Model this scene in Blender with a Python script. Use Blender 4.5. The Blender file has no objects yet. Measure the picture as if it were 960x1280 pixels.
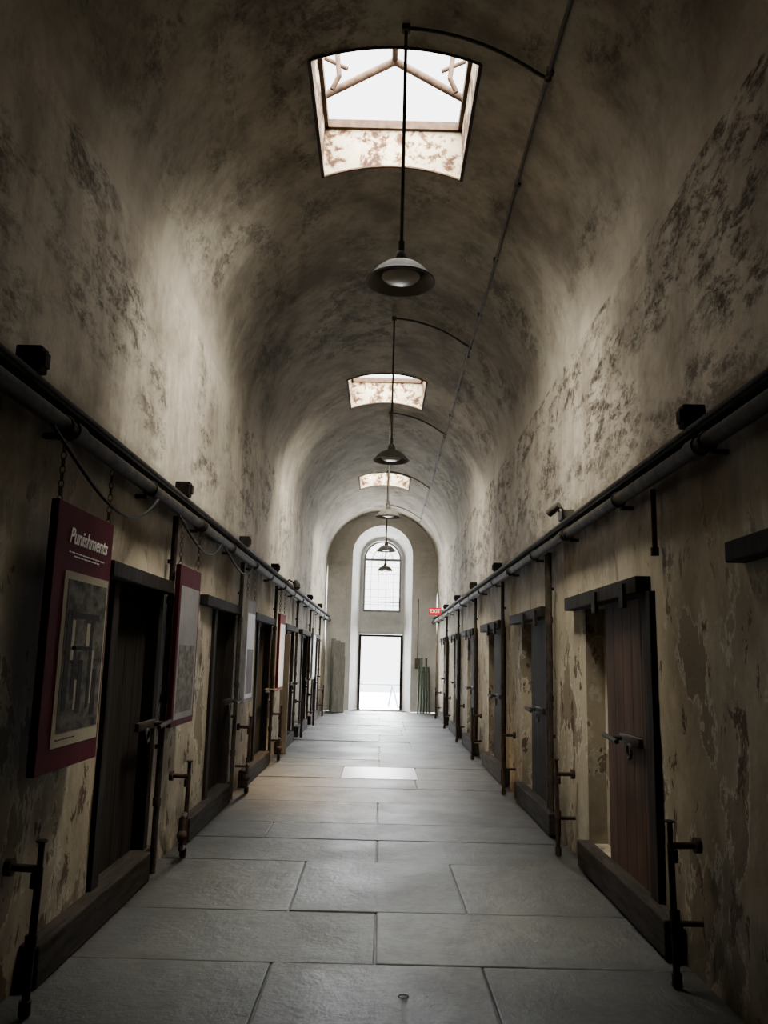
import bpy, bmesh, math, random
from mathutils import Vector, Matrix, Euler
from mathutils import noise as mn
random.seed(7)
SC=bpy.context.scene
COL=SC.collection

# ------------------------------------------------------------ materials
def newmat(name):
    m=bpy.data.materials.new(name); m.use_nodes=True
    nt=m.node_tree; nt.nodes.clear()
    o=nt.nodes.new('ShaderNodeOutputMaterial'); b=nt.nodes.new('ShaderNodeBsdfPrincipled')
    nt.links.new(b.outputs[0],o.inputs[0])
    return m,nt,b
def noise(nt,vec,scale,detail=6,rough=.6,dist=0.0):
    n=nt.nodes.new('ShaderNodeTexNoise'); n.inputs['Scale'].default_value=scale
    n.inputs['Detail'].default_value=detail; n.inputs['Roughness'].default_value=rough
    n.inputs['Distortion'].default_value=dist
    nt.links.new(vec,n.inputs['Vector']); return n.outputs['Fac']
def ramp(nt,fac,stops):
    r=nt.nodes.new('ShaderNodeValToRGB')
    e=r.color_ramp.elements
    while len(e)<len(stops): e.new(.5)
    for i,(p,c) in enumerate(stops):
        e[i].position=p; e[i].color=c if len(c)==4 else (*c,1)
    nt.links.new(fac,r.inputs[0]); return r.outputs[0]
def g(v): return (v,v,v)
def mix(nt,fac,a,b,mode='MIX'):
    m=nt.nodes.new('ShaderNodeMix'); m.data_type='RGBA'; m.blend_type=mode
    for s,val in ((0,fac),(6,a),(7,b)):
        if isinstance(val,bpy.types.NodeSocket): nt.links.new(val,m.inputs[s])
        elif s==0: m.inputs[0].default_value=val
        else: m.inputs[s].default_value=(*val,1)
    return m.outputs[2]
def math_(nt,op,a,b):
    m=nt.nodes.new('ShaderNodeMath'); m.operation=op
    for i,v in enumerate((a,b)):
        if isinstance(v,bpy.types.NodeSocket): nt.links.new(v,m.inputs[i])
        else: m.inputs[i].default_value=v
    return m.outputs[0]
def coords(nt,scale=(1,1,1),rot=(0,0,0)):
    t=nt.nodes.new('ShaderNodeTexCoord'); mp=nt.nodes.new('ShaderNodeMapping')
    mp.inputs['Scale'].default_value=scale; mp.inputs['Rotation'].default_value=rot
    nt.links.new(t.outputs['Object'],mp.inputs[0]); return mp.outputs[0]
def bump(nt,b,h,strength=.4,dist=.02):
    n=nt.nodes.new('ShaderNodeBump'); n.inputs['Strength'].default_value=strength
    n.inputs['Distance'].default_value=dist
    nt.links.new(h,n.inputs['Height']); nt.links.new(n.outputs[0],b.inputs['Normal'])
def zval(nt,axis=2):
    t=nt.nodes.new('ShaderNodeTexCoord'); s=nt.nodes.new('ShaderNodeSeparateXYZ')
    nt.links.new(t.outputs['Object'],s.inputs[0]); return s.outputs[axis]
def maprange(nt,v,a,b,c=0,d=1):
    m=nt.nodes.new('ShaderNodeMapRange')
    for i,x in enumerate((a,b,c,d)): m.inputs[i+1].default_value=x
    nt.links.new(v,m.inputs[0]); return m.outputs[0]

def plaster(name,base1,base2,dirt,low=True,moldk=1.0,cl=(.45,.57),cloud=.55):
    m,nt,b=newmat(name); v=coords(nt)
    c=mix(nt,ramp(nt,noise(nt,v,.9,5),[(.3,g(0)),(.7,g(1))]),base1,base2)
    c=mix(nt,ramp(nt,noise(nt,v,1.1,9,.64,.15),[(.45,g(0)),(.66,g(cloud))]),c,dirt)
    c=mix(nt,ramp(nt,noise(nt,coords(nt,(1,1,.35)),3.0,9,.7,.1),[(.47,g(0)),(.68,g(.5))]),c,dirt)
    c=mix(nt,ramp(nt,noise(nt,v,9,8,.7),[(.48,g(0)),(.75,g(.5))]),c,dirt)
    z=zval(nt)
    hi=maprange(nt,z,2.5,3.4,.2,1)
    clus=ramp(nt,noise(nt,coords(nt,(1,.7,1.2),(math.radians(35),0,0)),1.15,6,.6,.3),[(cl[0],g(0)),(cl[1],g(1))])
    sp=ramp(nt,noise(nt,coords(nt,(1,.9,1.9),(math.radians(35),0,0)),3.4,14,.80,.3),[(.475,g(0)),(.56,g(1))])
    fine=ramp(nt,noise(nt,v,22,8,.7),[(.34,g(.3)),(.52,g(1))])
    mk=math_(nt,'MULTIPLY',math_(nt,'MULTIPLY',math_(nt,'MULTIPLY',sp,fine),clus),math_(nt,'MULTIPLY',hi,.92*moldk))
    c=mix(nt,mk,c,(.042,.032,.023))
    h=noise(nt,v,5,10,.6)
    if low:
        lowc=maprange(nt,z,3.0,2.3,0,1)
        c=mix(nt,math_(nt,'MULTIPLY',lowc,.75),c,(.36,.305,.205))
        lo=maprange(nt,z,2.9,1.6,0,1)
        gm=ramp(nt,noise(nt,coords(nt,(1,1,.45)),1.5,10,.66,.2),[(.45,g(0)),(.62,g(.7))])
        c=mix(nt,math_(nt,'MULTIPLY',gm,lowc),c,(.16,.13,.088))
        pl=noise(nt,coords(nt,(1,1,.55)),2.3,12,.66,.3)
        pm=ramp(nt,pl,[(.545,g(0)),(.558,g(1))])
        pm2=ramp(nt,noise(nt,coords(nt,(1,1,.6)),5.1,12,.70,.4),[(.585,g(0)),(.605,g(1))])
        edge=ramp(nt,pl,[(.52,g(0)),(.542,g(1))])
        c=mix(nt,math_(nt,'MULTIPLY',edge,math_(nt,'MULTIPLY',lo,.5)),c,(.60,.56,.45))
        c=mix(nt,math_(nt,'MULTIPLY',pm,math_(nt,'MULTIPLY',lo,.85)),c,(.155,.118,.072))
        c=mix(nt,math_(nt,'MULTIPLY',pm2,math_(nt,'MULTIPLY',lo,.9)),c,(.07,.038,.024))
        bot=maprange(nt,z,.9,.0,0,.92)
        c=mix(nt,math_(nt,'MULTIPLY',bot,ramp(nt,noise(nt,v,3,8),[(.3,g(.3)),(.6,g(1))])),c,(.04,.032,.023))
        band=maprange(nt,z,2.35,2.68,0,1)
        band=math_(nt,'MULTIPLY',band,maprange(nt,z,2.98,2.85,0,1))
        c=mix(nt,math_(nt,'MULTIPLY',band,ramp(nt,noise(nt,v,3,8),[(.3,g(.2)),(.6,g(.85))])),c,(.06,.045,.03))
        h=math_(nt,'SUBTRACT',h,math_(nt,'MULTIPLY',math_(nt,'MULTIPLY',pm,lo),.5))
        h=math_(nt,'SUBTRACT',h,math_(nt,'MULTIPLY',math_(nt,'MULTIPLY',pm2,lo),.5))
    nt.links.new(c,b.inputs['Base Color']); b.inputs['Roughness'].default_value=.9
    b.inputs['Specular IOR Level'].default_value=.12
    bump(nt,b,h,.45,.025)
    return m
def simple(name,c1,c2,rough=.6,metal=0,scale=6,bs=.25,bd=.01,stretch=(1,1,1),det=8,spec=.2):
    m,nt,b=newmat(name); v=coords(nt,stretch)
    n=noise(nt,v,scale,det,.65)
    nt.links.new(ramp(nt,n,[(.35,(*c1,1)),(.65,(*c2,1))]),b.inputs['Base Color'])
    b.inputs['Roughness'].default_value=rough; b.inputs['Metallic'].default_value=metal
    b.inputs['Specular IOR Level'].default_value=spec
    bump(nt,b,n,bs,bd); return m
def emis(name,col,st,base=None):
    m,nt,b=newmat(name); b.inputs['Base Color'].default_value=(*(base or col),1)
    b.inputs['Emission Color'].default_value=(*col,1); b.inputs['Emission Strength'].default_value=st
    return m

M={}
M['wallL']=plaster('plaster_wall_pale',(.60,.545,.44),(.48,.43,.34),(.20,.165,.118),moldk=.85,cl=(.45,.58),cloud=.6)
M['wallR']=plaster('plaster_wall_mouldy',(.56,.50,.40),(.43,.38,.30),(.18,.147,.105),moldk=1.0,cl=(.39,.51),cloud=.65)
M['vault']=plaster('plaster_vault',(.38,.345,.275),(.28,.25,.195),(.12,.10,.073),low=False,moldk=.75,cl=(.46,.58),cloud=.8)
M['end']=plaster('plaster_end',(.58,.575,.55),(.48,.475,.455),(.36,.355,.34),low=False,moldk=.2)
def shaftmat(name,rusty):
    m,nt,b=newmat(name); v=coords(nt)
    n=noise(nt,v,6,12,.7,.3); r=.06 if rusty else 0
    c=ramp(nt,n,[(.41+r,(.03,.015,.009)),(.455+r,(.10,.06,.032)),(.49+r,(.23,.195,.135)),(.72,(.30,.27,.20))])
    nt.links.new(c,b.inputs['Base Color']); b.inputs['Roughness'].default_value=.85; b.inputs['Specular IOR Level'].default_value=.1
    bump(nt,b,n,.5,.02); return m
M['shaft']=shaftmat('peeling_shaft_paint',False); M['shaft2']=shaftmat('rusted_shaft_paint',True)
M['dark']=simple('dark_wood',(.009,.0075,.0065),(.025,.020,.016),.9,0,3,.3,.01,(6,6,.6),spec=.06)
M['plank']=simple('brown_planks',(.034,.019,.012),(.066,.038,.024),.85,0,2,.2,.006,(4,4,.5),spec=.05)
M['beam']=simple('weathered_beam',(.010,.008,.006),(.034,.027,.021),.9,0,4,.4,.01,(5,.6,5),spec=.06)
M['iron']=simple('old_iron',(.012,.010,.009),(.032,.025,.02),.75,.0,12,.3,.004,spec=.15)
M['pipe']=simple('dark_rusty_pipe',(.013,.010,.008),(.055,.040,.029),.75,.0,9,.3,.004,spec=.12)
M['rust']=simple('rusty_pipe',(.018,.013,.011),(.055,.03,.02),.85,.0,16,.4,.005,spec=.12)
M['conduit']=simple('grey_conduit',(.05,.043,.035),(.10,.088,.07),.7,.0,10,.2,.003)
M['barmat']=simple('rusted_skylight_bars',(.02,.012,.008),(.05,.03,.018),.8,.0,14,.3,.004,spec=.08)
M['shade']=simple('dusty_enamel',(.045,.04,.032),(.09,.08,.063),.7,.0,10,.1,.002)
M['inner']=simple('dusty_white_enamel',(.17,.155,.13),(.24,.22,.18),.5,0,8,.1,.002)
M['globe']=simple('frosted_glass_globe',(.36,.345,.30),(.46,.44,.38),.35,0,8,.05,.001)
M['maroon']=simple('maroon_board',(.075,.008,.014),(.09,.011,.018),.8,0,5,.05,.001,spec=.03)
M['maroon2']=simple('deep_maroon_board',(.045,.006,.009),(.055,.008,.012),.8,0,5,.05,.001,spec=.03)
M['red']=simple('red_board',(.10,.010,.011),(.12,.012,.014),.8,0,5,.05,.001,spec=.03)
M['paper']=simple('cream_paper',(.32,.28,.20),(.38,.335,.25),.8,0,4,.05,.001,spec=.05)
M['greyp']=simple('pale_grey_panel',(.13,.12,.115),(.20,.185,.175),.8,0,2,.03,.001,spec=.1)
M['white']=simple('white_panel',(.42,.42,.42),(.52,.52,.52),.6,0,2,.03,.001,spec=.15)
M['ink']=simple('dark_ink',(.012,.011,.010),(.035,.03,.027),.8,0,20,.05,.001,spec=.05)
M['engrave']=simple('engraved_picture',(.012,.011,.010),(.15,.13,.10),.8,0,9,.02,.001,(1,1,1.6),14,spec=.05)
M['letter']=simple('pale_lettering',(.75,.66,.58),(.85,.77,.70),.6,0,5,.0,.001)
M['board']=simple('grey_boards',(.13,.135,.12),(.23,.225,.20),.8,0,3,.3,.01,(6,6,.7))
M['tan']=simple('tan_wood',(.12,.095,.06),(.20,.155,.10),.7,0,3,.2,.006,(6,6,.6))
M['green']=simple('green_poles',(.035,.05,.035),(.08,.10,.07),.7,0,6,.2,.004)
M['exit']=emis('exit_red',(.9,.01,.01),.5,(.35,.01,.01))
M['exitw']=emis('exit_white',(1,.8,.75),1.0)
M['chain']=simple('rusty_chain',(.05,.03,.02),(.12,.07,.045),.7,.3,20,.2,.002)
M['cable']=simple('black_cable',(.007,.007,.007),(.012,.012,.012),.7,0,5,.05,.001,spec=.1)
M['concrete']=simple('outside_paving',(.45,.47,.50),(.58,.60,.63),.8,0,3,.2,.01)

# ------------------------------------------------------------ mesh builder
class B:
    def __init__(s): s.bm=bmesh.new(); s.mi=0; s.curvy=False
    def _post(s,faces0):
        s.bm.faces.ensure_lookup_table()
        for f in s.bm.faces[faces0:]: f.material_index=s.mi
    def _sm(s,n0):
        s.bm.faces.ensure_lookup_table()
        for f in s.bm.faces[n0:]: f.smooth=True
        s.curvy=True
    def box(s,x0,x1,y0,y1,z0,z1,bev=0,M_=None):
        n0=len(s.bm.faces)
        m=Matrix.Translation(((x0+x1)/2,(y0+y1)/2,(z0+z1)/2))@Matrix.Diagonal((abs(x1-x0),abs(y1-y0),abs(z1-z0),1))
        if M_ is not None: m=M_@m
        r=bmesh.ops.create_cube(s.bm,size=1,matrix=m)
        if bev>0:
            es=list({e for v in r['verts'] for e in v.link_edges})
            bmesh.ops.bevel(s.bm,geom=es,offset=bev,segments=2,affect='EDGES',profile=.5)
        s._post(n0); return s
    def cyl(s,p0,p1,r,seg=12,r2=None):
        n0=len(s.bm.faces)
        p0=Vector(p0);p1=Vector(p1);d=p1-p0
        m=Matrix.Translation((p0+p1)/2)@d.to_track_quat('Z','Y').to_matrix().to_4x4()
        bmesh.ops.create_cone(s.bm,cap_ends=True,segments=seg,radius1=r,radius2=r if r2 is None else r2,depth=d.length,matrix=m)
        s._post(n0); s._sm(n0); return s
    def sph(s,p,r,seg=12):
        n0=len(s.bm.faces)
        bmesh.ops.create_uvsphere(s.bm,u_segments=seg,v_segments=max(6,seg//2),radius=r,matrix=Matrix.Translation(p))
        s._post(n0); s._sm(n0); return s
    def tube(s,pts,r,seg=10):
        for a,b_ in zip(pts[:-1],pts[1:]): s.cyl(a,b_,r,seg)
        for p in pts[1:-1]: s.sph(p,r*1.02,seg)
        return s
    def torus(s,M_,R,r,segR=12,segr=6,sx=1.0):
        n0=len(s.bm.faces); rings=[]
        for i in range(segR):
            a=2*math.pi*i/segR
            rings.append([s.bm.verts.new(M_@Vector((math.cos(a)*(R+r*math.cos(t))*sx,math.sin(a)*(R+r*math.cos(t)),r*math.sin(t)))) for t in [2*math.pi*k/segr for k in range(segr)]])
        for i in range(segR):
            for k in range(segr):
                A=rings[i];C=rings[(i+1)%segR]
                s.bm.faces.new([A[k],C[k],C[(k+1)%segr],A[(k+1)%segr]])
        s._post(n0); s._sm(n0); return s
    def lathe(s,prof,seg=36,M_=Matrix.Identity(4)):
        n0=len(s.bm.faces); rings=[]
        for r,z in prof:
            if r<1e-5: rings.append([s.bm.verts.new(M_@Vector((0,0,z)))])
            else: rings.append([s.bm.verts.new(M_@Vector((r*math.cos(2*math.pi*i/seg),r*math.sin(2*math.pi*i/seg),z))) for i in range(seg)])
        for A,C in zip(rings[:-1],rings[1:]):
            for i in range(seg):
                j=(i+1)%seg
                vs=[A[i%len(A)],A[j%len(A)],C[j%len(C)],C[i%len(C)]]
                u=[]
                for v in vs:
                    if v not in u: u.append(v)
                if len(u)>2: s.bm.faces.new(u)
        s._post(n0); s._sm(n0); return s
    def quad(s,*ps):
        n0=len(s.bm.faces)
        s.bm.faces.new([s.bm.verts.new(p) for p in ps]); s._post(n0); return s
    def done(s,name,mats,parent=None,smooth=True):
        me=bpy.data.meshes.new(name)
        if parent is not None:
            org=wloc(parent)
        else:
            vs=[v.co for v in s.bm.verts]
            org=Vector((sum(v.x for v in vs)/len(vs),sum(v.y for v in vs)/len(vs),min(v.z for v in vs))) if name.split('_')[0] not in('wall','floor','ceiling','window') else Vector((0,0,0))
        bmesh.ops.translate(s.bm,vec=-org,verts=s.bm.verts)
        bmesh.ops.recalc_face_normals(s.bm,faces=s.bm.faces)
        curvy=s.curvy
        s.bm.to_mesh(me); s.bm.free()
        for m in (mats if isinstance(mats,(list,tuple)) else [mats]): me.materials.append(m)
        if curvy: me.set_sharp_from_angle(angle=math.radians(50))
        o=bpy.data.objects.new(name,me); COL.objects.link(o)
        if parent is not None: o.parent=parent
        else: o.location=org
        return o
def wloc(o):
    v=Vector(o.location)
    while o.parent: o=o.parent; v+=Vector(o.location)
    return v
def tag(o,label=None,cat=None,kind=None,group=None):
    if label: o['label']=label
    if cat: o['category']=cat
    if kind: o['kind']=kind
    if group: o['group']=group
    return o
def empty(name,loc,label=None,cat=None,kind=None,group=None):
    e=bpy.data.objects.new(name,None); COL.objects.link(e); e.location=loc; e.empty_display_size=.1
    return tag(e,label,cat,kind,group)
def text(body,size,mat,name,parent,M_,shear=0,extrude=.002,offset=0):
    cu=bpy.data.curves.new(name,'FONT'); cu.body=body; cu.size=size; cu.shear=shear; cu.extrude=extrude; cu.offset=offset
    cu.align_x='CENTER'; cu.align_y='CENTER'
    t=bpy.data.objects.new(name+'_tmp',cu); COL.objects.link(t)
    dg=bpy.context.evaluated_depsgraph_get(); dg.update()
    me=bpy.data.meshes.new_from_object(t.evaluated_get(dg)); bpy.data.objects.remove(t)
    me.transform(M_); me.transform(Matrix.Translation(-wloc(parent))); me.materials.clear(); me.materials.append(mat)
    o=bpy.data.objects.new(name,me); COL.objects.link(o); o.parent=parent; return o
def frameX(x,y,z,s=1):
    return Matrix.Translation((x,y,z))@Matrix(((0,0,1,0),(1,0,0,0),(0,1,0,0),(0,0,0,1)))
def frameY(x,y,z):
    return Matrix.Translation((x,y,z))@Matrix.Rotation(math.radians(90),4,'X')

# ------------------------------------------------------------ dimensions
W=1.70; SP=4.40; CR=6.10; Y0=-3.0; Y1=25.6
DL=[(5.22,6.34),(8.42,9.55),(11.45,12.75),(14.95,16.15),(17.95,19.15),(21.0,22.2)]
DR=[(5.2,6.95),(8.35,10.1),(11.45,13.2),(14.7,16.4),(17.9,19.5),(21.0,22.6)]
DZ0,DZ1=.18,2.04
SKY=[(5.5,7.03),(12.72,14.27),(19.95,21.5)]
REC=.15

def gridv(a,b,step,cuts):
    ks=sorted(set([a,b]+[c for c in cuts if a<c<b])); r=[]
    for p,q in zip(ks[:-1],ks[1:]):
        n=max(1,round((q-p)/step)); r+= [p+(q-p)*i/n for i in range(n)]
    return r+[b]
def build_wall(name,sgn,doors,mat):
    ys=gridv(Y0,Y1,.2,[e for d in doors for e in d]); zs=gridv(-.15,SP,.2,[0,DZ0,DZ1])
    bm=bmesh.new(); V={}
    def vert(i,j):
        if (i,j) not in V:
            y,z=ys[i],zs[j]
            w=.03*mn.noise(Vector((sgn*7,y*.8,z*.8)))+.012*mn.noise(Vector((sgn*3,y*2.3,z*2.3)))
            if z<=0 or j==len(zs)-1 or any(abs(y-e)<.01 for d in doors for e in d): w=0
            V[(i,j)]=bm.verts.new((sgn*(W+w),y,z))
        return V[(i,j)]
    for i in range(len(ys)-1):
        for j in range(len(zs)-1):
            ym=(ys[i]+ys[i+1])/2; zm=(zs[j]+zs[j+1])/2
            if DZ0<zm<DZ1 and any(a<ym<b for a,b in doors): continue
            bm.faces.new([vert(i,j),vert(i+1,j),vert(i+1,j+1),vert(i,j+1)])
    D=REC
    for a,b in doors:
        xi,xo=sgn*W,sgn*(W+D)
        for q in ([(xi,a,DZ0),(xo,a,DZ0),(xo,a,DZ1),(xi,a,DZ1)],[(xi,b,DZ0),(xo,b,DZ0),(xo,b,DZ1),(xi,b,DZ1)],
                  [(xi,a,DZ0),(xi,b,DZ0),(xo,b,DZ0),(xo,a,DZ0)],[(xi,a,DZ1),(xi,b,DZ1),(xo,b,DZ1),(xo,a,DZ1)],
                  [(xo,a,DZ0),(xo,b,DZ0),(xo,b,DZ1),(xo,a,DZ1)]):
            bm.faces.new([bm.verts.new(p) for p in q])
    me=bpy.data.meshes.new(name); bm.to_mesh(me); bm.free(); me.materials.append(mat)
    for p in me.polygons: p.use_smooth=True
    me.set_sharp_from_angle(angle=math.radians(40))
    o=bpy.data.objects.new(name,me); COL.objects.link(o); tag(o,kind='structure'); return o
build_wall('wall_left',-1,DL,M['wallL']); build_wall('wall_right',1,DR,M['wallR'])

hx=.64; ha=math.asin(hx/W)
def build_vault():
    angs=gridv(-math.pi/2,math.pi/2,math.radians(4),[-ha,ha]); ys=gridv(Y0,Y1,.3,[e for s_ in SKY for e in s_])
    bm=bmesh.new(); V={}
    def vert(i,j):
        if (i,j) not in V:
            a=angs[j]; V[(i,j)]=bm.verts.new((W*math.sin(a),ys[i],SP+W*math.cos(a)))
        return V[(i,j)]
    for i in range(len(ys)-1):
        for j in range(len(angs)-1):
            ym=(ys[i]+ys[i+1])/2; am=(angs[j]+angs[j+1])/2
            if abs(am)<ha and any(a<ym<b for a,b in SKY): continue
            bm.faces.new([vert(i,j),vert(i,j+1),vert(i+1,j+1),vert(i+1,j)])
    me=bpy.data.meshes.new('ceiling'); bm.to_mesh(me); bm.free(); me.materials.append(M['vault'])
    for p in me.polygons: p.use_smooth=True
    o=bpy.data.objects.new('ceiling',me); COL.objects.link(o); tag(o,kind='structure')
build_vault()
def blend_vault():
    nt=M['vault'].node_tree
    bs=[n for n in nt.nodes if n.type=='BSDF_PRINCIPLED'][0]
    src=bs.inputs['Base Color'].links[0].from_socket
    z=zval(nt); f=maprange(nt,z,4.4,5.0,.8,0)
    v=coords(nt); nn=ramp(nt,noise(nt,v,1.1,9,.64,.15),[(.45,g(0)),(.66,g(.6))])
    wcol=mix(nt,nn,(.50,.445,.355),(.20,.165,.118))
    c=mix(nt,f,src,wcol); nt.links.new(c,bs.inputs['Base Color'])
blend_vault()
SZ=6.5
def arcz(x): return SP+math.sqrt(max(0,W*W-x*x))
for k,(a,b) in enumerate(SKY):
    e=empty('window_%d'%(k+1),(0,(a+b)/2,SZ),kind='structure')
    bb=B(); xs=[-hx+2*hx*i/10 for i in range(11)]
    for p,q in zip(xs[:-1],xs[1:]):
        for y in (a,b): bb.quad((p,y,arcz(p)),(q,y,arcz(q)),(q,y,SZ),(p,y,SZ))
    bb.mi=1
    for x in(-hx,hx): bb.quad((x,a,arcz(x)),(x,b,arcz(x)),(x,b,SZ),(x,a,SZ))
    bb.done('shaft',[M['shaft'],M['shaft2']],e)
    bb=B()
    for x in(-hx,hx): bb.box(x-.014,x+.014,a,b,arcz(hx)-.012,arcz(hx)+.03,0)
    for y in(a,b):
        for p,q in zip(xs[:-1],xs[1:]): bb.cyl((p,y,arcz(p)),(q,y,arcz(q)),.014,6)
    bb.done('rusted_rim',M['barmat'],e)
    bb=B()
    for x in(-hx,hx): bb.box(x-.035,x+.035,a-.03,b+.03,SZ-.03,SZ+.05)
    for y in(a,b): bb.box(-hx,hx,y-.035,y+.035,SZ-.03,SZ+.05)
    rz=SZ+.42; yt=b-.35
    bb.cyl((0,a,rz),(0,yt,rz),.028)
    for y in (a+.03,yt):
        bb.cyl((-hx,y,SZ+.05),(0,y,rz),.034);bb.cyl((hx,y,SZ+.05),(0,y,rz),.034)
    bb.done('glazing_bars',M['barmat'],e)
    for sx in(-1,1):
        bb=B(); x=sx*(hx-.13); y=b-.62
        bb.tube([(x,y,SZ+.33),(x-.03*sx,y,SZ+.05),(x+.03*sx,y+.03,SZ-.06)],.022)
        bb.tube([(x-.1*sx,y,SZ+.12),(x+.1*sx,y,SZ+.22)],.018)
        bb.done('opening_hook',M['barmat'],e)
    l=bpy.data.lights.new('skylight_daylight','AREA'); l.shape='RECTANGLE'; l.size=1.5; l.size_y=b-a+.25
    l.energy=135; l.color=(1,.96,.88)
    lo=bpy.data.objects.new('skylight_daylight',l); COL.objects.link(lo); lo.location=(0,(a+b)/2,SZ+.6)

# floor slabs
rows=[(-3,-2),(-2,-.9),(-.9,.2),(.2,1.3),(1.3,2.2),(2.2,3.1),(3.1,3.75),(3.75,4.74),(4.74,5.65),(5.65,6.95),(6.95,7.77),(7.77,8.49),(8.49,9.71),(9.71,10.75),(10.75,11.55),(11.55,12.75),(12.75,13.6),(13.6,14.5),(14.5,15.6),(15.6,16.5),(16.5,17.9),(17.9,19.2),(19.2,20.4),(20.4,21.6),(21.6,23),(23,24.3),(24.3,25.6),(25.6,26.7)]
jn={7:[-.54,.58],8:[.01],9:[-.55,.59],10:[.01],11:[-1.0],12:[.01],13:[],15:[-.5,.55]}
fb=B()
for i,(a,b) in enumerate(rows):
    js=jn.get(i,random.choice([[.0],[-.5,.6],[.02],[-.9,.3],[.5]]))
    xs=[-W-.02]+js+[W+.02]
    if i==len(rows)-1: xs=[-.93,.93]
    for p,q in zip(xs[:-1],xs[1:]):
        dz=random.uniform(-.006,.002)
        fb.mi=random.choice([0,0,1,2]) if i!=15 else (3 if p==-.5 else 0)
        fb.box(p+.005,q-.005,a+.005,b-.005,-.12,dz,.008,Matrix.Translation(((p+q)/2,(a+b)/2,0))@Matrix.Rotation(math.radians(random.uniform(-.4,.4)),4,'Z')@Matrix.Rotation(math.radians(random.uniform(-.14,.14)),4,'X')@Matrix.Translation((-(p+q)/2,-(a+b)/2,0)))
fb.mi=4; fb.box(-W-.3,W+.3,Y0,Y1,-.2,-.016)
def stone(n,c1,c2,r):
    m,nt,b=newmat(n); v=coords(nt)
    n1=noise(nt,v,1.3,8,.6,.3); n2=noise(nt,v,16,8,.7); n3=noise(nt,coords(nt,(1.2,.8,1)),3.2,10,.7,.3)
    c=mix(nt,ramp(nt,n1,[(.3,g(0)),(.7,g(1))]),c1,c2)
    c=mix(nt,ramp(nt,n3,[(.44,g(0)),(.60,g(.65))]),c,(.02,.02,.016))
    c=mix(nt,ramp(nt,n2,[(.45,g(0)),(.75,g(.55))]),c,(.012,.012,.010))
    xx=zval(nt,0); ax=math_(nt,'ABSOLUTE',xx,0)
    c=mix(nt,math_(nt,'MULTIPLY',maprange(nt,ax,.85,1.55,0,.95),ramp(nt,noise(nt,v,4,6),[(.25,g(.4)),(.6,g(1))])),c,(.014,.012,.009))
    nt.links.new(c,b.inputs['Base Color'])
    nt.links.new(ramp(nt,n1,[(.3,g(r-.08)),(.7,g(r+.1))]),b.inputs['Roughness'])
    b.inputs['Specular IOR Level'].default_value=.38
    bump(nt,b,math_(nt,'ADD',n2,math_(nt,'MULTIPLY',n3,2)),.5,.016); return m
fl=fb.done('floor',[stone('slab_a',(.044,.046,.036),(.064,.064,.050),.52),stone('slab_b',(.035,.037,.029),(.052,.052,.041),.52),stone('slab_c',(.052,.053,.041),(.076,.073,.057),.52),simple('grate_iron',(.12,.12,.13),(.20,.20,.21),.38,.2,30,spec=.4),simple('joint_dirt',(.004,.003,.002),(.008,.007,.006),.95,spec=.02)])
tag(fl,kind='structure')

# ------------------------------------------------------------ end wall with splayed arched recess
N=24; yb=Y1+.8; dw=.68; ww=.60; wz0=3.02; ws=4.70; IH=.70
def end_wall():
    bb=B(); hw=.93; spr=4.74
    out=[(W,0),(W,SP)];inn=[(hw,0),(hw,spr)];bk=[(IH,0),(IH,ws)]
    for i in range(1,N+1):
        a=math.pi/2*i/N
        out.append((W*math.cos(a),SP+W*math.sin(a))); inn.append((hw*math.cos(a),spr+hw*math.sin(a))); bk.append((IH*math.cos(a),ws+IH*math.sin(a)))
    for s_ in(1,-1):
        for i in range(len(out)-1):
            o0,o1,i0,i1,b0,b1=out[i],out[i+1],inn[i],inn[i+1],bk[i],bk[i+1]
            bb.quad((s_*o0[0],Y1,o0[1]),(s_*i0[0],Y1,i0[1]),(s_*i1[0],Y1,i1[1]),(s_*o1[0],Y1,o1[1]))
            bb.quad((s_*i0[0],Y1,i0[1]),(s_*i1[0],Y1,i1[1]),(s_*b1[0],yb,b1[1]),(s_*b0[0],yb,b0[1]))
        bb.quad((s_*dw,yb,0),(s_*IH,yb,0),(s_*IH,yb,2.32),(s_*dw,yb,2.32))
        bb.quad((s_*ww,yb,wz0),(s_*IH,yb,wz0),(s_*IH,yb,ws),(s_*ww,yb,ws))
        for i in range(N):
            a0=math.pi/2*i/N;a1=math.pi/2*(i+1)/N
            bb.quad((s_*ww*math.cos(a0),yb,ws+ww*math.sin(a0)),(s_*IH*math.cos(a0),yb,ws+IH*math.sin(a0)),(s_*IH*math.cos(a1),yb,ws+IH*math.sin(a1)),(s_*ww*math.cos(a1),yb,ws+ww*math.sin(a1)))
            bb.quad((s_*ww*math.cos(a0),yb,ws+ww*math.sin(a0)),(s_*ww*math.cos(a1),yb,ws+ww*math.sin(a1)),(s_*ww*math.cos(a1),yb+.2,ws+ww*math.sin(a1)),(s_*ww*math.cos(a0),yb+.2,ws+ww*math.sin(a0)))
        bb.quad((s_*ww,yb,wz0),(s_*ww,yb+.2,wz0),(s_*ww,yb+.2,ws),(s_*ww,yb,ws))
        bb.quad((s_*dw,yb,0),(s_*dw,yb+.2,0),(s_*dw,yb+.2,2.32),(s_*dw,yb,2.32))
    bb.quad((-IH,yb,2.32),(IH,yb,2.32),(IH,yb,wz0),(-IH,yb,wz0))
    bb.quad((-ww,yb,wz0),(ww,yb,wz0),(ww,yb+.2,wz0),(-ww,yb+.2,wz0))
    bb.quad((-dw,yb,2.32),(dw,yb,2.32),(dw,yb+.2,2.32),(-dw,yb+.2,2.32))
    o=bb.done('wall_end',M['end']); tag(o,kind='structure')
    bb=B(); bb.box(-W-.1,W+.1,Y0-.2,Y0,-.15,CR+.1); o=bb.done('wall_near',M['dark']); tag(o,kind='structure')
end_wall()
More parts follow.
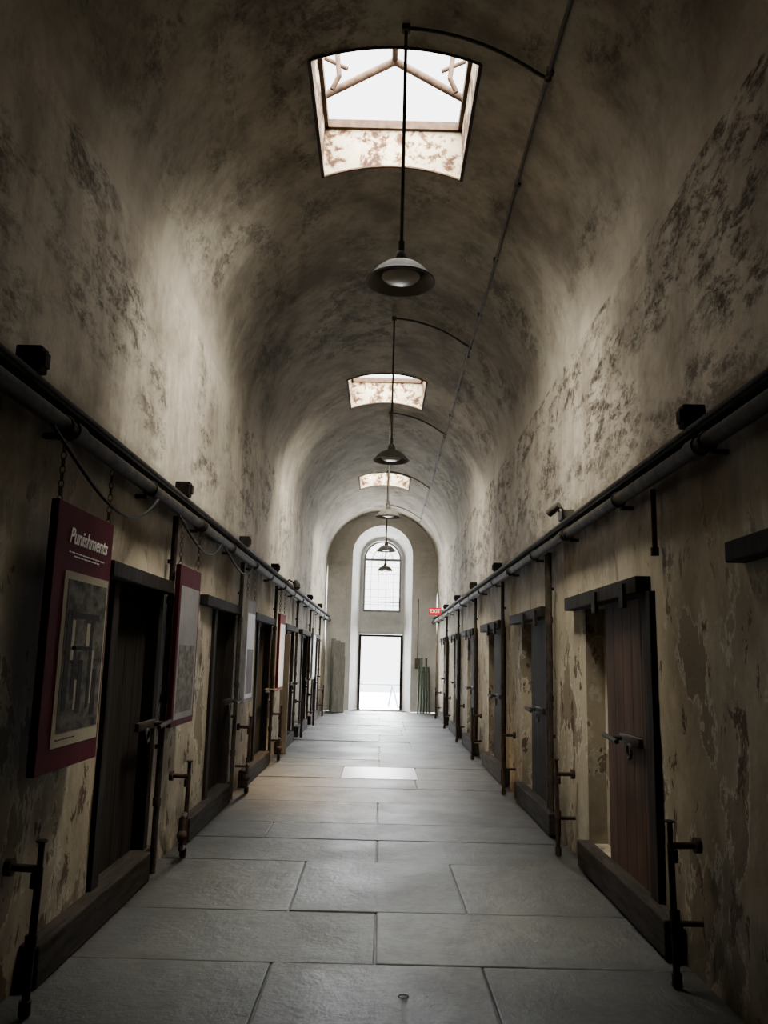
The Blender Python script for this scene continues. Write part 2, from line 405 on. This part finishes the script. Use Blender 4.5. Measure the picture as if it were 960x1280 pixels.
e=empty('window_4',(0,yb+.12,wz0),kind='structure')
bb=B(); yy=yb+.12
for x in(-ww+.03,ww-.03): bb.box(x-.03,x+.03,yy-.03,yy+.03,wz0,ws)
bb.box(-ww,ww,yy-.03,yy+.03,wz0,wz0+.07); bb.box(-ww,ww,yy-.035,yy+.035,ws-.05,ws+.03)
pts=[((ww-.03)*math.cos(t),yy,ws+(ww-.03)*math.sin(t)) for t in [math.pi*i/24 for i in range(25)]]
bb.tube(pts,.03,8); bb.tube([(.33*math.cos(t),yy,ws+.33*math.sin(t)) for t in [math.pi*i/16 for i in range(17)]],.012,6)
bb.done('window_frame',M['board'],e)
bb=B()
for i in range(1,5): x=-ww+2*ww*i/5; bb.box(x-.006,x+.006,yy-.01,yy+.01,wz0,ws)
for i in range(1,7): z=wz0+(ws-wz0)*i/7; bb.box(-ww,ww,yy-.01,yy+.01,z-.006,z+.006)
for t in (30,60,90,120,150):
    t=math.radians(t); bb.cyl((.0,yy,ws),((ww-.03)*math.cos(t),yy,ws+(ww-.03)*math.sin(t)),.008,6)
bb.box(-ww,ww,yy-.02,yy+.02,wz0+.3,wz0+.33)
bb.done('glazing_bars',M['board'],e)
e=empty('door_13',(0,yb+.05,0),kind='structure')
bb=B()
for x in(-dw+.03,dw-.03): bb.box(x-.035,x+.035,yb-.03,yb+.09,0,2.30,.005)
bb.box(-dw,dw,yb-.03,yb+.09,2.24,2.31,.005)
bb.done('door_frame',M['dark'],e)
bb=B(); bb.box(-6,6,26.7,40,-.25,-.03); o=bb.done('floor_outside',M['concrete']); tag(o,kind='structure')
e=empty('barrier',(0,28.2,-.03),'low metal barrier standing outside the doorway','barrier')
bb=B(); bb.tube([(-.95,28.2,-.03),(-.95,28.2,.72),(.95,28.2,.72),(.95,28.2,-.03)],.035)
bb.tube([(.42,28.2,.72),(.62,28.0,-.03)],.035); bb.tube([(.42,28.2,.72),(.3,28.5,-.03)],.035)
bb.done('rail',simple('blue_grey_metal',(.08,.12,.16),(.12,.17,.22),.5,.2),e)

# ------------------------------------------------------------ cell doors
def strap_latch(bb,sg,y,z,dirn):
    x=sg*(W-.03)
    bb.box(x-.015,x+.015,y-.22,y+.22,z-.03,z+.03,.004)
    bb.cyl((x,y-.18*dirn,z),(x-sg*.10,y-.18*dirn,z),.018)
    bb.tube([(x-sg*.10,y-.30*dirn,z+.01),(x-sg*.10,y+.02*dirn,z-.01)],.016)
    bb.torus(Matrix.Translation((x-sg*.05,y+.12*dirn,z-.06))@Matrix.Rotation(math.radians(90),4,'Y'),.045,.01)
for i,(a,b) in enumerate(DL):
    e=empty('door_%d'%(i+1),(-W,(a+b)/2,0),kind='structure')
    bb=B()
    bb.box(-W-.12,-W+.03,a-.03,a+.10,DZ0-.04,2.04,.006); bb.box(-W-.12,-W+.03,b-.06,b+.04,DZ0-.04,2.04,.006)
    bb.box(-W-.12,-W+.0,a+.10,b-.06,1.98,2.04,.004)
    bb.done('door_frame',M['dark'],e)
    bb=B(); n=4
    bb.box(-W-.12,-W-.10,a+.09,b-.05,DZ0,1.99)
    for k in range(n):
        p=a+.10+(b-.06-a-.10)*k/n; q=a+.10+(b-.06-a-.10)*(k+1)/n
        bb.box(-W-.11,-W-.06,p+.001,q-.001,DZ0,1.98,.003)
    bb.done('door_leaf',M['dark'],e)
    bb=B(); bb.box(-W-.02,-W+.09,a-.7 if i else 4.96,b+.10,2.04,2.14,.008); bb.done('door_track',M['dark'],e)
    bb=B(); bb.box(-W-.0,-W+.10,a-.95,b-.1,.0,.20,.012); bb.box(-W-.12,-W+.04,a,b+.12,.0,.195,.01); bb.done('threshold',M['beam'],e)
    bb=B(); strap_latch(bb,-1,b-.22,1.08,-1); bb.done('latch',M['iron'],e)
for i,(a,b) in enumerate([(2.1,3.75)]+DR):
    e=empty('door_%d'%(i+7 if i else 14),(W,(a+b)/2,0),kind='structure')
    if i==0:
        bb=B(); bb.box(W-.08,W+.03,2.0,3.90,2.08,2.18,.008); bb.done('door_track',M['dark'],e); continue
    ye=a+1.12
    bb=B()
    bb.box(W-.04,W+.13,a-.05,a+.10,DZ0-.02,2.05,.006)
    bb.done('door_frame',M['dark'],e)
    bb=B(); n=5
    bb.box(W+.04,W+.07,a+.05,ye-.01,DZ0+.01,2.03)
    for k in range(n):
        p=a+.06+(ye-a-.06)*k/n; q=a+.06+(ye-a-.06)*(k+1)/n
        bb.box(W+.00,W+.05,p+.001,q-.001,DZ0+.01,2.03,.004)
    bb.done('door_leaf',M['plank'] if i in(1,) else M['dark'],e)
    bb=B(); bb.box(W-.10,W+.03,a+.03,b+.34,2.04,2.15,.008)
    for y in(a+.3,ye-.1): bb.box(W-.12,W-.09,y-.05,y+.05,1.96,2.12,.004)
    bb.done('door_track',M['dark'],e)
    bb=B(); bb.box(W-.11,W+.0,a-.35,b-.05,.02,.22,.012); bb.done('threshold',M['beam'],e)
    bb=B(); strap_latch(bb,1,a+.45,1.10,-1); bb.done('latch',M['iron'],e)

# ------------------------------------------------------------ long pipes on both walls
WI=W-.02
for sg,blk,nm in((-1,[3.6,6.55,9.6,12.45,15.6,18.7,21.8],'left'),(1,[4.23,11.64,14.7,17.8,20.9],'right')):
    z0=2.69; e=empty('heating_pipe',(sg*1.585,Y0+.01,z0),'dark rusty pipe run clamped along the plaster wall','pipe',group='pipe runs along the walls')
    bb=B()
    bb.cyl((sg*1.585,Y0+.02,z0),(sg*1.585,Y1-.02,z0),.043,16)
    for y in [1.0+3.1*k for k in range(8)]:
        bb.cyl((sg*1.585,y-.06,z0),(sg*1.585,y+.06,z0),.053,16)
    bb.done('pipe',M['pipe'],e)
    for y in [2.4+1.55*k for k in range(15)]:
        bb=B()
        bb.box(sg*WI,sg*1.60,y-.02,y+.02,z0-.07,z0-.045); bb.torus(Matrix.Translation((sg*1.585,y,z0))@Matrix.Rotation(math.radians(90),4,'X'),.047,.008)
        bb.done('pipe_bracket',M['iron'],e)
    e=empty('rail_conduit',(sg*1.63,Y0+.01,2.82),'thin conduit and weathered rail above the wall pipe','rail',group='rails along the walls')
    bb=B(); bb.box(sg*1.61,sg*WI,Y0+.02,Y1-.02,2.80,2.83,.004); bb.done('rail',M['beam'],e)
    bb=B(); bb.cyl((sg*1.585,Y0+.02,2.815),(sg*1.585,Y1-.02,2.815),.014,10); bb.done('conduit',M['pipe'],e)
    for y in blk:
        bb=B(); bb.box(sg*1.56,sg*WI,y-.045,y+.045,2.835,2.955,.01); bb.box(sg*1.545,sg*1.565,y-.03,y+.03,2.86,2.93,.004)
        o=bb.done('junction_block',M['beam']); tag(o,'small dark wooden junction block on the wall rail','block',group='junction blocks on the rails')
for (ya,yc,dp) in((3.75,5.6,.22),(6.2,7.9,.16),(8.1,9.9,.14)):
    bb=B()
    pts=[(-1.555,ya+(yc-ya)*t,2.63-dp*4*t*(1-t)*(.6+.8*t)) for t in [k/14 for k in range(15)]]
    bb.tube(pts,.010,6)
    o=bb.done('cable',M['cable']); tag(o,'black electrical cable looping below the wall pipe','cable',group='cables below the wall pipe')

def standpipe(sg,y,pair=False,x=1.64):
    e=empty('standpipe',(sg*x,y,0),'dark vertical pipe rising to the wall pipe','pipe',group='vertical pipes beside the cell doors')
    bb=B(); bb.cyl((sg*x,y,0),(sg*x,y,2.66),.024,12)
    for z in(.5,1.25,2.0): bb.cyl((sg*x,y,z-.03),(sg*x,y,z+.03),.032,12)
    bb.done('pipe',M['pipe'],e)
    if pair:
        bb=B(); bb.cyl((sg*x,y+.14,0),(sg*x,y+.14,2.66),.018,10); bb.done('pipe',M['pipe'],e)
    for z in(.9,2.3):
        bb=B(); bb.box(sg*(x-.0),sg*WI,y-.02,y+.02,z-.015,z+.015); bb.done('pipe_clip',M['iron'],e)
for y in(6.46,9.68,12.9,16.3,19.3,22.4): standpipe(-1,y,False)
for y in(8.12,11.28,14.53,17.73,20.85): standpipe(1,y,y<9)
bb=B(); bb.cyl((1.655,5.0,2.66),(1.655,5.0,2.28),.016); bb.cyl((1.655,5.0,2.30),(1.655,5.0,2.25),.025)
o=bb.done('pipe_stub',M['rust']); tag(o,'short rusty pipe stub below the wall pipe','pipe')

def valve_pipe(sg,y,h,low=True,bend=False):
    x=1.53; e=empty('valve_pipe',(sg*x,y,0),'rusty iron valve pipe rising from the floor by a cell door','valve pipe',group='valve pipes along the walls')
    bb=B()
    bb.tube([(sg*(x+.0),y,0),(sg*(x-.01),y,h),(sg*WI,y+.02,h)],.018,10)
    bb.cyl((sg*(x-.01),y,h-.03),(sg*(x-.01),y,h+.12),.014)
    for z in(.04,h-.05,h*.5): bb.cyl((sg*x,y,z-.03),(sg*x,y,z+.03),.027)
    if low: bb.tube([(sg*x,y+.02,.30),(sg*WI,y+.02,.30)],.015)
    if bend:
        bb.tube([(sg*x,y,.33),(sg*(x-.02),y-.16,.33),(sg*(x-.02),y-.18,.10),(sg*x,y,.08)],.02)
        bb.sph((sg*(x-.02),y-.17,.2),.042)
    bb.cyl((sg*(x+.02),y+.07,0),(sg*(x+.02),y+.07,.28),.012)
    bb.cyl((sg*(W-.05),y+.02,h),(sg*WI,y+.02,h),.04,14)
    bb.done('pipe',M['rust'],e)
    bb=B(); hz=h+.12
    bb.torus(Matrix.Translation((sg*(x-.01),y,hz)),.022,.006); bb.cyl((sg*(x-.03),y,hz),(sg*(x+.01),y,hz),.006,6);bb.cyl((sg*(x-.01),y-.02,hz),(sg*(x-.01),y+.02,hz),.006,6)
    bb.done('valve_handle',M['iron'],e)
for y,h,lo_,be in((3.98,.62,False,False),(6.95,.62,False,True),(10.1,.75,True,True),(13.2,.7,True,True),(16.9,.7,True,False),(19.9,.7,True,False),(22.9,.7,True,False)):
    valve_pipe(-1,y,h,lo_,be)
for y,h in((4.5,.68),(7.32,.66),(10.45,.7),(13.9,.7),(16.7,.7),(19.9,.7),(23.0,.7)): valve_pipe(1,y,h)

# ------------------------------------------------------------ ceiling conduit and pendant lamps
e=empty('ceiling_conduit',(1.09,Y0+.02,5.68),'thin grey conduit running along the vaulted ceiling','conduit')
bb=B(); cz=SP+math.sqrt(W*W-1.09**2)-.02
bb.tube([(1.09+.012*math.sin(k*1.7),Y0+.05+k*(25.0-Y0)/20,cz) for k in range(21)],.016,8)
bb.done('conduit',M['conduit'],e)
for k in range(18): y=1+1.4*k; bb=B(); bb.box(1.07,1.12,y-.02,y+.02,cz-.015,cz+.03); bb.done('conduit_clip',M['iron'],e)
LZ=4.13
def lamp(y,x=.075):
    e=empty('pendant_lamp',(x,y,LZ),'dusty enamel dome pendant lamp on a long rigid stem','lamp',group='pendant lamps along the corridor')
    bb=B(); pts=[]
    a0=math.asin(1.09/(W-.02)); a1=math.asin(x/(W-.02))
    for k in range(11):
        t=a0+(a1-a0)*k/10; pts.append(((W-.03)*math.sin(t),y,SP+(W-.03)*math.cos(t)))
    pts[0]=(1.09,y,cz)
    bb.tube(pts,.014,8); top=pts[-1][2]
    bb.sph((1.09,y,cz),.03); bb.box(x-.03,x+.03,y-.03,y+.03,top-.03,top+.02,.008)
    bb.done('branch_conduit',M['conduit'],e)
    bb=B(); bb.cyl((x,y,top),(x,y,LZ+.20),.013,10); bb.cyl((x,y,LZ+.28),(x,y,LZ+.18),.022,12); bb.done('stem',M['conduit'],e)
    T=Matrix.Translation((x,y,LZ))
    bb=B(); bb.lathe([(.0,.20),(.035,.20),(.045,.17),(.05,.125),(.085,.115),(.13,.095),(.17,.062),(.208,.018),(.225,-.008),(.236,-.010),(.236,-.02),(.226,-.02)],40,T)
    bb.done('lamp_shade',M['shade'],e)
    bb=B(); bb.lathe([(.226,-.02),(.20,.010),(.165,.052),(.125,.085),(.08,.10),(.0,.105)],40,T); bb.done('reflector',M['inner'],e)
    bb=B(); bb.lathe([(.05,.10),(.055,.07),(.095,.06),(.125,.04),(.13,.02),(.11,-.0),(.06,-.012),(.0,-.015)],32,T); bb.done('globe',M['globe'],e)
for y in(5.27,10.45,14.8,19.7,24.2): lamp(y)

# ------------------------------------------------------------ information panels
def chain(bb,x,y,z0,z1):
    n=int((z1-z0)/.035)
    for k in range(n):
        z=z0+(k+.5)*(z1-z0)/n
        R=Matrix.Translation((x,y,z))@Matrix.Rotation(math.radians(90 if k%2 else 0),4,'Z')@Matrix.Rotation(math.radians(90),4,'X')
        bb.torus(R@Matrix.Diagonal((.62,1,1,1)),.021,.0045,10,5)
def panel(y0,y1,z0,z1,frame,body,label,x=-1.585):
    e=empty('information_panel',(x,(y0+y1)/2,z0),label,'sign',group='hanging information panels')
    bb=B(); bb.box(x-.02,x+.02,y0,y1,z0,z1,.004); bb.done('board',frame,e)
    for y in(y0+.05,y1-.05): bb=B(); chain(bb,x,y,z1-.01,2.635); bb.done('chain',M['chain'],e)
    return e
e=panel(3.93,4.76,1.02,2.32,M['maroon'],None,'maroon hanging panel titled Punishments with an old engraving')
xf=-1.585+.021
text('Punishments',.112,M['letter'],'title_lettering',e,frameX(xf,4.38,2.165),.3,.002,.0012)
bb=B()
for k,(z,w) in enumerate(((2.085,.27),(2.068,.20))):
    y=4.38-w
    while y<4.38+w-.03:
        l_=random.uniform(.02,.05); bb.box(xf-.001,xf+.001,y,y+l_,z-.003,z+.003); y+=l_+.014
bb.done('small_lettering',M['letter'],e)
bb=B(); bb.box(xf-.002,xf+.002,4.08,4.73,1.13,1.99); bb.done('print_paper',M['paper'],e)
bb=B(); bb.box(xf-.001,xf+.004,4.13,4.71,1.20,1.95)
bb.mi=1
for (a_,b_,c_,d_) in ((4.16,4.22,1.3,1.8),(4.27,4.31,1.35,1.62),(4.36,4.42,1.28,1.55),(4.5,4.54,1.3,1.75),(4.58,4.64,1.26,1.5),(4.2,4.62,1.76,1.79),(4.24,4.5,1.6,1.62)):
    bb.box(xf+.003,xf+.005,a_,b_,c_,d_)
bb.mi=2
for (a_,b_,c_,d_) in ((4.23,4.27,1.55,1.75),(4.32,4.35,1.3,1.45),(4.44,4.49,1.62,1.74),(4.55,4.57,1.32,1.6)):
    bb.box(xf+.003,xf+.005,a_,b_,c_,d_)
bb.done('engraving',[M['engrave'],M['ink'],M['paper']],e)
bb=B(); y=4.13
while y<4.38: l_=random.uniform(.015,.035); bb.box(xf-.001,xf+.003,y,y+l_,1.162,1.168); y+=l_+.01
bb.done('caption',M['ink'],e)
def plainpanel(y0,y1,z0,z1,fr,body,label,pic=None):
    e=panel(y0,y1,z0,z1,fr,body,label); bb=B(); m_=.05
    bb.box(xf-.002,xf+.002,y0+m_,y1-m_,z0+m_,z1-.16); bb.done('print_paper',body,e)
    if pic: bb=B(); bb.box(xf-.001,xf+.004,y0+.1,y1-.1,z0+.1,z0+.62); bb.done('printed_picture',pic,e)
plainpanel(6.42,7.15,1.04,2.28,M['maroon2'],M['greyp'],'maroon hanging panel with a pale grey printed sheet',M['engrave'])
plainpanel(9.75,10.4,1.04,2.24,M['greyp'],M['white'],'pale printed information panel hanging on chains',M['greyp'])
plainpanel(12.95,13.65,1.06,2.24,M['red'],M['white'],'red-topped white information panel under a warm spotlight')
plainpanel(19.4,20.2,1.06,2.24,M['greyp'],M['white'],'pale printed information panel hanging on chains')

# ------------------------------------------------------------ fixtures
e=empty('emergency_light',(1.6,7.22,2.84),'twin-headed emergency light fixed on the wall rail','emergency light')
bb=B(); bb.box(1.56,1.67,7.14,7.32,2.835,2.92,.01); bb.done('battery_box',M['conduit'],e)
for dy in(-.04,.09):
    bb=B(); bb.cyl((1.53,7.2+dy-.05,2.95),(1.48,7.2+dy+.02,2.91),.028,14,.038); bb.cyl((1.58,7.2+dy,2.91),(1.53,7.2+dy-.04,2.95),.01)
    bb.done('lamp_head',M['conduit'],e)
e=empty('spotlight',(-1.42,13.35,2.62),'small warm spotlight clamped to the wall pipe','spotlight')
bb=B(); bb.tube([(-1.56,13.35,2.74),(-1.5,13.35,2.80),(-1.40,13.35,2.74)],.012); bb.done('arm',M['iron'],e)
bb=B(); bb.cyl((-1.40,13.35,2.78),(-1.36,13.3,2.66),.035,14,.05); bb.done('lamp_head',M['iron'],e)
l=bpy.data.lights.new('warm_spot','SPOT'); l.energy=750; l.color=(1,.66,.30); l.spot_size=math.radians(95); l.spot_blend=1.0; l.shadow_soft_size=.06
lo=bpy.data.objects.new('warm_spot',l); COL.objects.link(lo); lo.location=(-1.26,13.1,2.60); lo.rotation_euler=(math.radians(-16),math.radians(-16),0)
bb=B(); bb.box(-1.66,-1.52,14.1,14.15,0,1.95,.006); o=bb.done('timber_board',M['tan']); tag(o,'tan timber board propped upright against the wall','board')
e=empty('exit_sign',(1.42,22.0,2.68),'red illuminated exit sign projecting from the wall','exit sign')
bb=B(); bb.box(1.25,1.57,21.97,22.03,2.74,2.93,.008); bb.done('housing',M['exit'],e)
text('EXIT',.14,M['exitw'],'lettering',e,frameY(1.41,21.965,2.835))
bb=B(); bb.cyl((1.57,22,2.86),(WI,22,2.86),.015); bb.done('bracket',M['iron'],e)
for (x,y,w_,h,t,mt,lb) in ((-1.28,25.1,.42,2.15,-6,'board','tall weathered grey board leaning on the end wall'),(-1.22,24.75,.36,1.75,-9,'board','grey plank leaning in front of another board')):
    bb=B(); T=Matrix.Translation((x,y,0))@Matrix.Rotation(math.radians(t),4,'X')
    for k in range(3): bb.box(-w_/2+w_*k/3+.001,-w_/2+w_*(k+1)/3-.001,-.02,.02,0,h-.06*k,.004,T)
    o=bb.done('leaning_board',M[mt]); tag(o,lb,'board',group='boards leaning at the corridor end')
for k in range(5):
    x=1.12+.09*k; bb=B(); bb.cyl((x,24.7+.1*k,0),(x+.05-.02*k,25.3,1.35+.13*((k*2)%4)),.03,8)
    o=bb.done('pole',M['green']); tag(o,'dull green pole leaning against the end wall','pole',group='poles leaning at the corridor end')
e=empty('electrical_box',(1.14,Y1,1.3),'small grey electrical box on the end wall','electrical box')
bb=B(); bb.box(1.05,1.22,Y1-.1,Y1-.0,1.28,1.6,.01); bb.done('housing',M['conduit'],e)
bb=B(); bb.tube([(1.13,Y1-.03,1.6),(1.13,Y1-.03,3.1),(1.13,Y1-.03,3.4)],.015); bb.done('conduit',M['conduit'],e)
bb=B(); bb.torus(Matrix.Translation((.15,4.32,-.001)),.024,.003,16,6); o=bb.done('floor_ring',M['iron']); tag(o,'small iron ring set into a floor slab','ring')

# ------------------------------------------------------------ daylight
l=bpy.data.lights.new('doorway_daylight','AREA'); l.shape='RECTANGLE'; l.size=5; l.size_y=7; l.energy=6500; l.color=(.93,.97,1)
lo=bpy.data.objects.new('doorway_daylight',l); COL.objects.link(lo); lo.location=(0,29.5,3.55); lo.rotation_euler=(math.radians(-90),0,0)
l=bpy.data.lights.new('hazy_sun','SUN'); l.energy=190; l.angle=math.radians(104); l.color=(1,.945,.84)
lo=bpy.data.objects.new('hazy_sun',l); COL.objects.link(lo)
lo.rotation_euler=Vector((-.14,.70,-1)).to_track_quat('-Z','Y').to_euler()
w=bpy.data.worlds.new('sky'); SC.world=w; w.use_nodes=True
bg=w.node_tree.nodes['Background']; bg.inputs[0].default_value=(.97,.98,1,1); bg.inputs[1].default_value=6

cd=bpy.data.cameras.new('camera'); cam=bpy.data.objects.new('camera',cd); COL.objects.link(cam)
cd.sensor_fit='VERTICAL'; cd.sensor_height=24; cd.lens=24*1035/1280; cd.clip_start=.05
cam.matrix_world=Matrix.Translation((0,0,1.6))@Matrix.Rotation(math.radians(90+9.97),4,'X')@Matrix.Rotation(math.radians(1.4),4,'Z')
SC.camera=cam
